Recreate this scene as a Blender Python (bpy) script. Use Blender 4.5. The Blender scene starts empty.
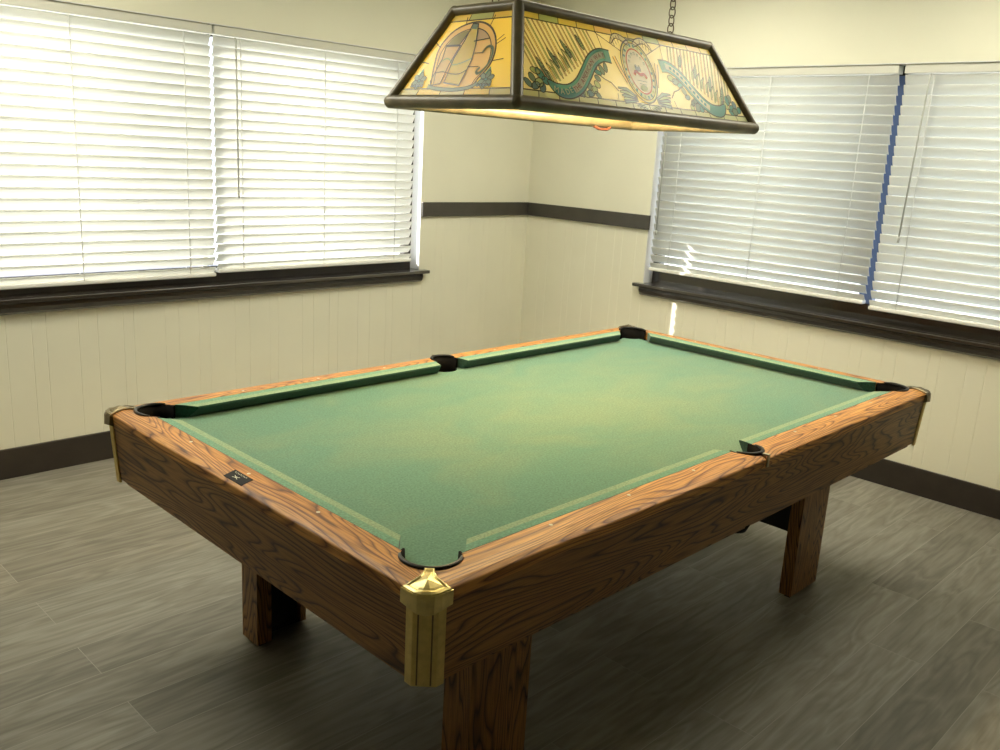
import bpy, bmesh, math, random
from mathutils import Vector, Matrix
S = bpy.context.scene
COL = S.collection
R = math.radians
random.seed(7)

# ---------------------------------------------------------------- helpers
class MB:
    """collects polygons with material slots, then links them as one mesh object"""
    def __init__(self): self.v = []; self.f = []; self.m = []; self.sm = []
    def add(self, verts, faces, mi=0, smooth=False):
        o = len(self.v); self.v += [tuple(p) for p in verts]
        for f in faces: self.f.append([o+i for i in f]); self.m.append(mi); self.sm.append(smooth)
    def box(self, x0, x1, y0, y1, z0, z1, mi=0):
        v = [(x, y, z) for z in (z0, z1) for y in (y0, y1) for x in (x0, x1)]
        self.add(v, [(0,2,3,1),(4,5,7,6),(0,1,5,4),(2,6,7,3),(0,4,6,2),(1,3,7,5)], mi)
    def hexa(self, b, t, mi=0):
        """b, t: 4 bottom and 4 top points in the same winding"""
        self.add(list(b)+list(t), [(3,2,1,0),(4,5,6,7),(0,1,5,4),(1,2,6,5),(2,3,7,6),(3,0,4,7)], mi)
    def prism(self, poly, z0, z1, mi=0, mside=None):
        n = len(poly); v = [(x, y, z0) for x, y in poly]+[(x, y, z1) for x, y in poly]
        self.add(v, [list(range(n))[::-1], list(range(n, 2*n))], mi)
        self.add(v, [(i, (i+1) % n, n+(i+1) % n, n+i) for i in range(n)], mi if mside is None else mside)
    def tube(self, pts, r, n=10, mi=0, closed=False, cap=True):
        pts = [Vector(p) for p in pts]; N = len(pts); rings = []; up = None
        for i, p in enumerate(pts):
            a = pts[(i-1) % N] if (closed or i > 0) else p; b = pts[(i+1) % N] if (closed or i < N-1) else p
            t = (b-a).normalized()
            if up is None:
                up = Vector((0,0,1)) if abs(t.z) < .9 else Vector((1,0,0))
            s = t.cross(up).normalized(); up = s.cross(t).normalized()
            rr = r[i] if isinstance(r, (list, tuple)) else r
            rings.append([p+(s*math.cos(2*math.pi*k/n)+up*math.sin(2*math.pi*k/n))*rr for k in range(n)])
        v = [q for g in rings for q in g]; f = []
        for i in range(N if closed else N-1):
            j = (i+1) % N
            f += [(i*n+k, i*n+(k+1) % n, j*n+(k+1) % n, j*n+k) for k in range(n)]
        self.add(v, f, mi, True)
        if cap and not closed: self.add(v, [list(range(n))[::-1], [(N-1)*n+k for k in range(n)]], mi)
    def sphere(self, c, r, nu=14, nv=9, mi=0, sz=1):
        v = []; f = []
        for j in range(nv+1):
            th = math.pi*j/nv
            for i in range(nu):
                ph = 2*math.pi*i/nu
                v.append((c[0]+r*math.sin(th)*math.cos(ph), c[1]+r*math.sin(th)*math.sin(ph), c[2]+r*sz*math.cos(th)))
        for j in range(nv):
            for i in range(nu): f.append((j*nu+i, (j+1)*nu+i, (j+1)*nu+(i+1) % nu, j*nu+(i+1) % nu))
        self.add(v, f, mi, True)
    def lathe(self, c, prof, n=32, mi=0, a0=0, a1=360):
        full = abs(a1-a0) >= 360; m = n if full else n+1; v = []; f = []
        for r, z in prof:
            for i in range(m):
                a = R(a0+(a1-a0)*i/n); v.append((c[0]+r*math.cos(a), c[1]+r*math.sin(a), c[2]+z))
        for j in range(len(prof)-1):
            for i in range(n):
                k = (i+1) % m
                f.append((j*m+i, j*m+k, (j+1)*m+k, (j+1)*m+i))
        self.add(v, f, mi, True)
    def build(self, name, mats, parent=None, bevel=0, seg=2, fix=True, world=None, smooth_angle=None):
        me = bpy.data.meshes.new(name); me.from_pydata(self.v, [], self.f)
        for m in (mats if isinstance(mats, (list, tuple)) else [mats]): me.materials.append(m)
        for p, mi, s in zip(me.polygons, self.m, self.sm): p.material_index = mi; p.use_smooth = s
        if fix:
            bm = bmesh.new(); bm.from_mesh(me)
            bmesh.ops.remove_doubles(bm, verts=bm.verts, dist=1e-5)
            bmesh.ops.recalc_face_normals(bm, faces=bm.faces); bm.to_mesh(me); bm.free()
        o = bpy.data.objects.new(name, me); COL.objects.link(o)
        if parent is not None:
            o.parent = parent
            o.matrix_parent_inverse = WORLD(parent).inverted()
        if bevel:
            b = o.modifiers.new('bevel', 'BEVEL'); b.width = bevel; b.segments = seg; b.limit_method = 'ANGLE'; b.angle_limit = R(38)
        return o

def WORLD(o):
    m = Matrix.Translation(o.location) @ o.rotation_euler.to_matrix().to_4x4()
    if o.parent: m = WORLD(o.parent) @ o.matrix_parent_inverse @ m
    return m

def thing(name, label, cat, loc, group=None):
    o = bpy.data.objects.new(name, None); COL.objects.link(o); o.location = loc; o.empty_display_size = .1
    o['label'] = label; o['category'] = cat
    if group: o['group'] = group
    return o
def struct(o): o['kind'] = 'structure'; return o

# ---------------------------------------------------------------- materials
def mat(name):
    m = bpy.data.materials.new(name); m.use_nodes = True; nt = m.node_tree
    return m, nt, nt.nodes['Principled BSDF'], nt.nodes, nt.links
def ramp(N, stops):
    r = N.new('ShaderNodeValToRGB'); e = r.color_ramp.elements
    while len(e) < len(stops): e.new(.5)
    for x, (p, c) in zip(e, stops): x.position = p; x.color = (*c, 1)
    return r
def plain(name, col, rough=.5, metal=0, spec=.5, noise=0, nscale=30, coat=0):
    m, nt, b, N, L = mat(name)
    b.inputs['Base Color'].default_value = (*col, 1); b.inputs['Roughness'].default_value = rough
    b.inputs['Metallic'].default_value = metal; b.inputs['Specular IOR Level'].default_value = spec
    b.inputs['Coat Weight'].default_value = coat
    if noise:
        t = N.new('ShaderNodeTexCoord'); n = N.new('ShaderNodeTexNoise'); n.inputs['Scale'].default_value = nscale
        n.inputs['Detail'].default_value = 4
        r = ramp(N, [(.3, [c*(1-noise) for c in col]), (.7, [min(1, c*(1+noise)) for c in col])])
        L.new(t.outputs['Object'], n.inputs['Vector']); L.new(n.outputs['Fac'], r.inputs['Fac']); L.new(r.outputs['Color'], b.inputs['Base Color'])
    return m

def wood(name, axis, seed, light=(.72,.350,.085), mid=(.43,.180,.040), dark=(.15,.056,.015), dens=34, rough=.46):
    """flame-grained oak laminate; grain runs along axis 0, 1 or 2 of the world"""
    m, nt, b, N, L = mat(name)
    t = N.new('ShaderNodeTexCoord'); mp = N.new('ShaderNodeMapping')
    sc = [8, 8, 8]; sc[axis] = 1.0; mp.inputs['Scale'].default_value = sc
    mp.inputs['Location'].default_value = (seed*3.1, seed*1.7, seed*5.3)
    L.new(t.outputs['Object'], mp.inputs['Vector'])
    n1 = N.new('ShaderNodeTexNoise'); n1.inputs['Scale'].default_value = 1.0; n1.inputs['Detail'].default_value = 2.2; n1.inputs['Roughness'].default_value = .42
    n1.inputs['Distortion'].default_value = .25
    L.new(mp.outputs['Vector'], n1.inputs['Vector'])
    mul = N.new('ShaderNodeMath'); mul.operation = 'MULTIPLY'; mul.inputs[1].default_value = dens; L.new(n1.outputs['Fac'], mul.inputs[0])
    fr = N.new('ShaderNodeMath'); fr.operation = 'FRACT'; L.new(mul.outputs[0], fr.inputs[0])
    # fine pores
    mp2 = N.new('ShaderNodeMapping'); s2 = [260, 260, 260]; s2[axis] = 9; mp2.inputs['Scale'].default_value = s2
    L.new(t.outputs['Object'], mp2.inputs['Vector'])
    n2 = N.new('ShaderNodeTexNoise'); n2.inputs['Scale'].default_value = 1; n2.inputs['Detail'].default_value = 3; L.new(mp2.outputs['Vector'], n2.inputs['Vector'])
    r1 = ramp(N, [(0, dark), (.10, mid), (.38, light), (.80, light), (.93, mid), (1, dark)])
    L.new(fr.outputs[0], r1.inputs['Fac'])
    r2 = ramp(N, [(.36, (.50,.42,.36)), (.56, (1,1,1))]); L.new(n2.outputs['Fac'], r2.inputs['Fac'])
    mx = N.new('ShaderNodeMix'); mx.data_type = 'RGBA'; mx.blend_type = 'MULTIPLY'; mx.inputs['Factor'].default_value = .8
    L.new(r1.outputs['Color'], mx.inputs[6]); L.new(r2.outputs['Color'], mx.inputs[7])
    # broad tone variation
    n3 = N.new('ShaderNodeTexNoise'); n3.inputs['Scale'].default_value = .7; L.new(mp.outputs['Vector'], n3.inputs['Vector'])
    r3 = ramp(N, [(.35, (.72,.66,.6)), (.65, (1.0,1.0,1.0))]); L.new(n3.outputs['Fac'], r3.inputs['Fac'])
    mx2 = N.new('ShaderNodeMix'); mx2.data_type = 'RGBA'; mx2.blend_type = 'MULTIPLY'; mx2.inputs['Factor'].default_value = .8
    L.new(mx.outputs[2], mx2.inputs[6]); L.new(r3.outputs['Color'], mx2.inputs[7])
    L.new(mx2.outputs[2], b.inputs['Base Color']); b.inputs['Roughness'].default_value = rough
    bp = N.new('ShaderNodeBump'); bp.inputs['Strength'].default_value = .12; bp.inputs['Distance'].default_value = .002
    L.new(n2.outputs['Fac'], bp.inputs['Height']); L.new(bp.outputs['Normal'], b.inputs['Normal'])
    return m

def cloth(name, base, faded, patch=2.2, amt=(.38,.66), worn=False):
    m, nt, b, N, L = mat(name)
    t = N.new('ShaderNodeTexCoord')
    n = N.new('ShaderNodeTexNoise'); n.inputs['Scale'].default_value = patch; n.inputs['Detail'].default_value = 5; n.inputs['Roughness'].default_value = .55
    n.inputs['Distortion'].default_value = .6
    mp = N.new('ShaderNodeMapping'); mp.inputs['Scale'].default_value = (1.0, 1.5, 1); mp.inputs['Rotation'].default_value = (0,0,.5)
    L.new(t.outputs['Object'], mp.inputs['Vector']); L.new(mp.outputs['Vector'], n.inputs['Vector'])
    r = ramp(N, [(amt[0], base), (amt[1], faded)]); L.new(n.outputs['Fac'], r.inputs['Fac'])
    if worn:                                     # the middle of the bed is the most played on
        m2 = N.new('ShaderNodeMapping'); m2.inputs['Scale'].default_value = (.62, 1.15, 0); m2.inputs['Location'].default_value = (-.14, .0, 0)
        L.new(t.outputs['Object'], m2.inputs['Vector']); ln = N.new('ShaderNodeVectorMath'); ln.operation = 'LENGTH'; L.new(m2.outputs[0], ln.inputs[0])
        ma = N.new('ShaderNodeMath'); ma.operation = 'MULTIPLY_ADD'; ma.inputs[1].default_value = -.42; ma.inputs[2].default_value = .20; L.new(ln.outputs['Value'], ma.inputs[0])
        ms = N.new('ShaderNodeMath'); ms.operation = 'MULTIPLY_ADD'; ms.inputs[1].default_value = .8; L.new(n.outputs['Fac'], ms.inputs[0]); L.new(ma.outputs[0], ms.inputs[2])
        L.new(ms.outputs[0], r.inputs['Fac'])
    f = N.new('ShaderNodeTexNoise'); f.inputs['Scale'].default_value = 190; f.inputs['Detail'].default_value = 2; L.new(t.outputs['Object'], f.inputs['Vector'])
    r2 = ramp(N, [(.3, (.70,.70,.70)), (.7, (1.24,1.24,1.24))]); L.new(f.outputs['Fac'], r2.inputs['Fac'])
    mx = N.new('ShaderNodeMix'); mx.data_type = 'RGBA'; mx.blend_type = 'MULTIPLY'; mx.inputs['Factor'].default_value = 1
    L.new(r.outputs['Color'], mx.inputs[6]); L.new(r2.outputs['Color'], mx.inputs[7]); L.new(mx.outputs[2], b.inputs['Base Color'])
    b.inputs['Roughness'].default_value = .95; b.inputs['Specular IOR Level'].default_value = .15
    b.inputs['Sheen Weight'].default_value = .25; b.inputs['Sheen Roughness'].default_value = .6
    bp = N.new('ShaderNodeBump'); bp.inputs['Strength'].default_value = .15; bp.inputs['Distance'].default_value = .001
    L.new(f.outputs['Fac'], bp.inputs['Height']); L.new(bp.outputs['Normal'], b.inputs['Normal'])
    return m

def floor_mat():
    m, nt, b, N, L = mat('grey_wood_plank_floor')
    t = N.new('ShaderNodeTexCoord'); mp = N.new('ShaderNodeMapping'); mp.inputs['Location'].default_value = (.115, -.06, 0)
    L.new(t.outputs['Object'], mp.inputs['Vector'])
    br = N.new('ShaderNodeTexBrick'); br.offset = .37; br.offset_frequency = 2; br.squash = 1
    br.inputs['Scale'].default_value = 1; br.inputs['Brick Width'].default_value = 1.22; br.inputs['Row Height'].default_value = .18
    br.inputs['Mortar Size'].default_value = .0012; br.inputs['Mortar Smooth'].default_value = .3; br.inputs['Bias'].default_value = 0
    br.inputs['Color1'].default_value = (0,0,0,1); br.inputs['Color2'].default_value = (1,1,1,1); br.inputs['Mortar'].default_value = (.5,.5,.5,1)
    L.new(mp.outputs['Vector'], br.inputs['Vector'])
    # per-plank shift of the grain
    sep = N.new('ShaderNodeSeparateColor'); L.new(br.outputs['Color'], sep.inputs[0])
    sc = N.new('ShaderNodeVectorMath'); sc.operation = 'SCALE'; sc.inputs['Scale'].default_value = 13
    cmb = N.new('ShaderNodeCombineXYZ'); L.new(sep.outputs[0], cmb.inputs[0]); L.new(sep.outputs[0], cmb.inputs[2]); L.new(cmb.outputs[0], sc.inputs[0])
    ad = N.new('ShaderNodeVectorMath'); L.new(mp.outputs['Vector'], ad.inputs[0]); L.new(sc.outputs[0], ad.inputs[1])
    g = N.new('ShaderNodeMapping'); g.inputs['Scale'].default_value = (1.3, 8, 1); L.new(ad.outputs[0], g.inputs['Vector'])
    n1 = N.new('ShaderNodeTexNoise'); n1.inputs['Scale'].default_value = 1.2; n1.inputs['Detail'].default_value = 3; n1.inputs['Distortion'].default_value = .3; L.new(g.outputs[0], n1.inputs['Vector'])
    mu = N.new('ShaderNodeMath'); mu.operation = 'MULTIPLY'; mu.inputs[1].default_value = 14; L.new(n1.outputs['Fac'], mu.inputs[0])
    fr = N.new('ShaderNodeMath'); fr.operation = 'PINGPONG'; fr.inputs[1].default_value = 1; L.new(mu.outputs[0], fr.inputs[0])
    g2 = N.new('ShaderNodeMapping'); g2.inputs['Scale'].default_value = (2.2, 70, 1); L.new(ad.outputs[0], g2.inputs['Vector'])
    n2 = N.new('ShaderNodeTexNoise'); n2.inputs['Scale'].default_value = 1; n2.inputs['Detail'].default_value = 4; L.new(g2.outputs[0], n2.inputs['Vector'])
    r1 = ramp(N, [(0, (.218,.202,.166)), (.5, (.256,.240,.199)), (1, (.296,.279,.234))]); L.new(fr.outputs[0], r1.inputs['Fac'])
    r2 = ramp(N, [(.3, (.80,.79,.77)), (.7, (1.06,1.06,1.06))]); L.new(n2.outputs['Fac'], r2.inputs['Fac'])
    mx = N.new('ShaderNodeMix'); mx.data_type = 'RGBA'; mx.blend_type = 'MULTIPLY'; mx.inputs['Factor'].default_value = 1
    L.new(r1.outputs['Color'], mx.inputs[6]); L.new(r2.outputs['Color'], mx.inputs[7])
    r3 = ramp(N, [(0, (.80,.79,.78)), (1, (1.12,1.12,1.12))]); L.new(sep.outputs[0], r3.inputs['Fac'])
    mx2 = N.new('ShaderNodeMix'); mx2.data_type = 'RGBA'; mx2.blend_type = 'MULTIPLY'; mx2.inputs['Factor'].default_value = 1
    L.new(mx.outputs[2], mx2.inputs[6]); L.new(r3.outputs['Color'], mx2.inputs[7])
    mx3 = N.new('ShaderNodeMix'); mx3.data_type = 'RGBA'; mx3.inputs[7].default_value = (.42,.39,.34,1)
    ml = N.new('ShaderNodeMath'); ml.operation = 'MULTIPLY'; ml.inputs[1].default_value = .6; L.new(br.outputs['Fac'], ml.inputs[0])
    L.new(ml.outputs[0], mx3.inputs['Factor']); L.new(mx2.outputs[2], mx3.inputs[6])
    L.new(mx3.outputs[2], b.inputs['Base Color'])
    b.inputs['Roughness'].default_value = .5; b.inputs['Specular IOR Level'].default_value = .35
    bp = N.new('ShaderNodeBump'); bp.inputs['Strength'].default_value = .12; bp.inputs['Distance'].default_value = .002
    L.new(n2.outputs['Fac'], bp.inputs['Height']); L.new(bp.outputs['Normal'], b.inputs['Normal'])
    return m

def glassy(name, col, trans=.5, rough=.3, spec=.3):
    """printed translucent plastic: reflects and lets light through"""
    m, nt, b, N, L = mat(name)
    b.inputs['Base Color'].default_value = (*col, 1); b.inputs['Roughness'].default_value = rough; b.inputs['Specular IOR Level'].default_value = spec
    tr = N.new('ShaderNodeBsdfTranslucent'); tr.inputs['Color'].default_value = (*col, 1)
    mx = N.new('ShaderNodeMixShader'); mx.inputs[0].default_value = trans
    L.new(b.outputs[0], mx.inputs[1]); L.new(tr.outputs[0], mx.inputs[2]); L.new(mx.outputs[0], N['Material Output'].inputs['Surface'])
    return m

def pane_mat():
    m, nt, b, N, L = mat('window_glass')
    tp = N.new('ShaderNodeBsdfTransparent'); gl = N.new('ShaderNodeBsdfGlossy'); gl.inputs['Roughness'].default_value = .02
    fz = N.new('ShaderNodeLayerWeight'); fz.inputs['Blend'].default_value = .12
    mx = N.new('ShaderNodeMixShader'); L.new(fz.outputs[1], mx.inputs[0]); L.new(tp.outputs[0], mx.inputs[1]); L.new(gl.outputs[0], mx.inputs[2])
    L.new(mx.outputs[0], N['Material Output'].inputs['Surface'])
    return m

WALL = plain('cream_wall_paint', (.79,.77,.62), .55, spec=.3, noise=.02, nscale=3)
CEIL = plain('ceiling_paint', (.8,.78,.68), .8)
WHITE = plain('white_reveal_paint', (.82,.82,.8), .5)
DARK = plain('dark_brown_trim_paint', (.030,.023,.018), .38, noise=.15, nscale=12)
RAILP = plain('grey_brown_rail_paint', (.058,.052,.042), .42, noise=.12, nscale=12)
SILLP = plain('dark_stool_paint', (.030,.025,.021), .16, spec=.8, coat=.5)
BRASS = plain('aged_brass', (.76,.64,.30), .34, metal=1, noise=.15, nscale=40)
BRASSB = plain('brushed_brass', (.72,.58,.24), .5, metal=1, noise=.10, nscale=60)
TARN = plain('tarnished_brass', (.20,.16,.09), .38, metal=1, noise=.2, nscale=40)
BLACK = plain('black_rubber', (.012,.011,.010), .4)
BLACKIN = plain('black_pocket_liner', (.006,.005,.004), .7, spec=.1)
PLATE = plain('black_name_plate', (.010,.009,.008), .5, spec=.15)
BLACKP = plain('black_painted_board', (.012,.011,.010), .7)
PEARL = plain('pearl_sight', (.85,.80,.62), .2)
LABELW = plain('silver_print', (.7,.66,.5), .3)
LAMPF = plain('dark_bronze_lamp_frame', (.19,.155,.090), .38, noise=.3, nscale=14)
CHAIN = plain('dark_brass_chain', (.16,.12,.07), .35, metal=.9)
SLAT = glassy('white_blind_slat', (.85,.85,.80), .31, .45, .3)
BLINDW = plain('white_blind_rail', (.84,.83,.78), .4)
HEADR = plain('shaded_blind_headrail', (.66,.65,.57), .5)  # greyer than the bottom rail: its shade is put into the colour
CORD = glassy('white_cord', (.85,.85,.82), .3, .6, .2)
WANDM = plain('clear_grey_wand', (.55,.55,.50), .15)
MULL = plain('sky_tinted_mullion', (.10,.145,.28), .35, metal=.3)  # blue of the sky and shade in the gap, put into the mullion's colour
GROUND = plain('pale_concrete_ground', (.42,.41,.37), .9, noise=.2, nscale=2)
BED = cloth('worn_green_cloth', (.100,.235,.158), (.182,.265,.148), 3.2, (.22,.62), True)
CUSH = cloth('green_cushion_cloth', (.125,.305,.205), (.155,.320,.205), 6)
WEAR = cloth('worn_cushion_edge', (.245,.365,.215), (.275,.380,.215), 9)
FACE = cloth('shaded_green_cloth', (.008,.055,.034), (.012,.070,.042), 6)  # shade on the cushion faces is put into this darker green
GLASS = pane_mat()
WX = [wood('oak_laminate_lengthwise_%d' % i, 0, i+1) for i in range(2)]
WY = [wood('oak_laminate_crosswise_%d' % i, 1, i+4) for i in range(2)]
WZ = wood('oak_laminate_upright', 2, 9)
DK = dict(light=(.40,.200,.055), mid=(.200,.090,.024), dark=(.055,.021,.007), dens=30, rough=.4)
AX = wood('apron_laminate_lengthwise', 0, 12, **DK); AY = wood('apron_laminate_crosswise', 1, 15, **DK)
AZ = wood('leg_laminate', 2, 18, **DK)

# ---------------------------------------------------------------- room
RX, LY = 2.267, 2.36         # right wall plane x, left wall plane y
X0, Y0, ZC = -7.0, -7.0, 2.6
SILL, HEAD = .795, 2.056
CR0, CR1 = 1.136, 1.221      # chair rail
OP = dict(L=(-1.326, 1.326), R=(-1.362, 1.362))
def P(side, u, d, z):        # u along the wall, d towards the outside
    return (u, LY+d, z) if side == 'L' else (RX+d, u, z)
def pbox(mb, side, u0, u1, d0, d1, z0, z1, mi=0):
    if side == 'L': mb.box(u0, u1, LY+d0, LY+d1, z0, z1, mi)
    else: mb.box(RX+d0, RX+d1, u0, u1, z0, z1, mi)

fl = MB(); fl.box(X0-.2, RX+.25, Y0-.2, LY+.25, -.12, 0); struct(fl.build('floor', floor_mat()))
ce = MB(); ce.box(X0-.2, RX+.25, Y0-.2, LY+.25, ZC, ZC+.12); struct(ce.build('ceiling', CEIL))
TH = .16
for side, nm in (('L', 'wall_left'), ('R', 'wall_right')):
    far = X0-.16 if side == 'L' else Y0-.16
    corner = RX if side == 'L' else LY
    a, b = OP[side]; w = MB()
    # smooth painted wall above the rail, around the opening
    pbox(w, side, far, corner+TH, 0, TH, HEAD, ZC)
    pbox(w, side, b, corner+TH, 0, TH, CR0+.04, HEAD); pbox(w, side, far, a, 0, TH, CR0+.04, HEAD)
    # grooved panelling below: an extruded profile with V grooves
    def panelling(u0, u1, z0, z1):
        us = []; u = u1-.03; steps = (.105, .07, .155, .05, .12, .085, .14, .06)
        k = int((corner-u1)*7) % 8
        while u > u0+.03:
            us.append(u); u -= steps[k % 8]; k += 1
        prof = [(u1, 0)]
        for g in us: prof += [(g+.0028, 0), (g+.0009, .0015), (g-.0009, .0015), (g-.0028, 0)]
        prof += [(u0, 0)]
        n = len(prof); v = [P(side, q[0], q[1], z) for z in (z0, z1) for q in prof]
        w.add(v, [(i, i+1, n+i+1, n+i) for i in range(n-1)])
        pbox(w, side, u0, u1, .004, TH, z0, z1)
        w.add([P(side, u0, 0, z1), P(side, u1, 0, z1), P(side, u1, .004, z1), P(side, u0, .004, z1)], [(0,1,2,3)])
    panelling(far, corner, 0, SILL-.02)
    panelling(b, corner, SILL-.02, CR0+.04); panelling(far, a, SILL-.02, CR0+.04)
    struct(w.build(nm, WALL, fix=False))
w = MB(); w.box(X0-.16, X0, Y0, LY, 0, ZC); struct(w.build('wall_far', WALL))
w = MB(); w.box(X0, RX, Y0-.16, Y0, 0, ZC); struct(w.build('wall_near', WALL))

w = MB(); pbox(w, 'L', X0, RX-.015, -.014, 0, 0, .138); struct(w.build('baseboard_left', DARK, bevel=.003))
w = MB(); pbox(w, 'R', Y0, LY, -.014, 0, 0, .138); struct(w.build('baseboard_right', DARK, bevel=.003))
w = MB(); pbox(w, 'L', OP['L'][1]-.001, RX-.018, -.018, 0, CR0, CR1); struct(w.build('trim_1', RAILP, bevel=.002))
w = MB(); pbox(w, 'R', OP['R'][1]-.012, LY, -.018, 0, CR0, CR1); struct(w.build('trim_2', RAILP, bevel=.002))

# windows: frame, panes, sill
for side, nm in (('L', 'window_1'), ('R', 'window_2')):
    a, b = OP[side]
    fr = MB(); d0, d1 = .085, .135; c = -.03 if side == 'L' else .036
    pbox(fr, side, a, a+.05, d0, d1, SILL, HEAD); pbox(fr, side, b-.05, b, d0, d1, SILL, HEAD)
    pbox(fr, side, a+.05, b-.05, d0, d1, SILL, SILL+.095); pbox(fr, side, a+.05, b-.05, d0, d1, HEAD-.05, HEAD)
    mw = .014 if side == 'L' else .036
    fo = struct(fr.build(nm, SILLP if side == 'R' else DARK, bevel=.002))
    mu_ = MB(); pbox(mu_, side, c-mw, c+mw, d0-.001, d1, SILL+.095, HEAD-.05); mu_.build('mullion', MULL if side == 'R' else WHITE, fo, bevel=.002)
    for u0, u1 in ((a+.05, c-mw), (c+mw, b-.05)):
        g = MB(); pbox(g, side, u0, u1, .105, .109, SILL+.095, HEAD-.05); g.build('pane', GLASS, fo)
    rv = MB()                                   # white plastered reveals
    pbox(rv, side, a, a+.004, .001, d0, SILL+.02, HEAD); pbox(rv, side, b-.004, b, .001, d0, SILL+.02, HEAD)
    pbox(rv, side, a+.004, b-.004, .001, d0, HEAD-.004, HEAD); rv.build('reveal', WHITE, fo)
    st = MB()                                   # stool board with horns and the apron moulding below it
    pbox(st, side, a-.045, b+.045, -.05, 0, SILL-.002, SILL+.018); pbox(st, side, a+.002, b-.002, -.001, d0, SILL-.002, SILL+.018)
    n = 8; prof = []
    for i in range(n+1):
        t = i/n*math.pi/2; prof.append((-.006-.030*math.sin(t), SILL-.004-.052*(1-math.sin(math.pi/2-t))))
    q = [(-.034, SILL-.002), (-.036, SILL-.022), (-.030, SILL-.042), (-.018, SILL-.053), (-.001, SILL-.053), (-.001, SILL-.002)]
    ua, ub = a-.004, b+.004; m_ = len(q)
    v = [P(side, ua, d, z) for d, z in q]+[P(side, ub, d, z) for d, z in q]
    st.add(v, [(i, (i+1) % m_, m_+(i+1) % m_, m_+i) for i in range(m_)]+[list(range(m_))[::-1], list(range(m_, 2*m_))])
    st.build('window_sill', SILLP, fo, bevel=.004)

# ---------------------------------------------------------------- blinds
def blind(side, u0, u1, zbot, label, wand=None, cords=3):
    uc = (u0+u1)/2
    root = thing('window_blind', label, 'blind', P(side, uc, .045, zbot), 'white slatted blinds in the two windows')
    DC = .040                                    # depth of the slat centres behind the wall face
    h = MB(); pbox(h, side, u0, u1, .012, .07, HEAD-.046, HEAD-.004)
    h.build('headrail', HEADR, root, bevel=.003)
    br = MB(); pbox(br, side, u0+.002, u1-.002, DC-.024, DC+.024, zbot, zbot+.020); br.build('bottom_rail', BLINDW, root, bevel=.006, seg=3)
    ztop = HEAD-.062; n = 24; pitch = (ztop-(zbot+.040))/(n-1)
    tilt = R(64); half = .0262
    sl = MB()
    for i in range(n):
        z = ztop-.012-i*pitch+random.uniform(-.0008, .0008)
        tl = tilt+random.uniform(-.02, .02)+(R(-5)*max(0, i-20))
        pts = []
        for k in range(7):
            s = -1+2*k/6; crown = .0035*(1-s*s)
            # slat runs from the room edge (up) to the outer edge (down); crown bulges to the room
            dd = s*half*math.cos(tl)-crown*math.sin(tl); zz = -s*half*math.sin(tl)-crown*math.cos(tl)
            pts.append((dd, zz))
        th = .0013; nx, nz = math.sin(tl), math.cos(tl)
        top = [(d-nx*th, zz-nz*th) for d, zz in pts]; bot = [(d+nx*th, zz+nz*th) for d, zz in pts][::-1]
        ring = top+bot; m_ = len(ring)
        sag = random.uniform(-.0006, .0006)
        v = [P(side, u0+.001, DC+d, z+zz) for d, zz in ring]+[P(side, u1-.001, DC+d, z+zz+sag) for d, zz in ring]
        sl.add(v, [(j, (j+1) % m_, m_+(j+1) % m_, m_+j) for j in range(m_)], 0, True)
        sl.add(v, [list(range(m_))[::-1], list(range(m_, 2*m_))])
    sl.build('slats', SLAT, root)
    for k in range(cords):
        uu = u0+.14+(u1-u0-.28)*k/(cords-1)
        c = MB(); zf = zbot+.02
        for du in (0,):
            c.tube([P(side, uu+du, DC-.0235, HEAD-.048), P(side, uu+du, DC-.0245, zf)], .0022, 6)
            c.tube([P(side, uu+du, DC+.024, HEAD-.048), P(side, uu+du, DC+.024, zf)], .0014, 6)
        c.build('ladder_cord', CORD, root)
    if wand:
        uu, zb, lean = wand
        c = MB(); c.tube([P(side, uu, .010, HEAD-.05), P(side, uu, .002, HEAD-.075), P(side, uu+lean, -.002, zb)], .0042, 6)
        c.tube([P(side, uu+lean, -.002, zb), P(side, uu+lean, -.002, zb-.03)], .0062, 8)
        c.build('tilt_wand', WANDM, root)
blind('L', -1.312, -.004, .846, 'white slatted blind at the left edge, half of window farthest from room corner')
blind('L', .008, 1.278, .862, 'white slatted blind left of the lamp, in left-hand window half nearer the corner', (.115, 1.27, 0))
blind('R', .018, 1.345, .892, 'white slatted blind behind the right end of lamp, in right-hand window nearer the corner', (1.30, 1.14, 0))
blind('R', -1.346, -.010, .872, 'white slatted blind at the right edge, right of the narrow blue gap', (-.135, 1.25, .02))

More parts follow.
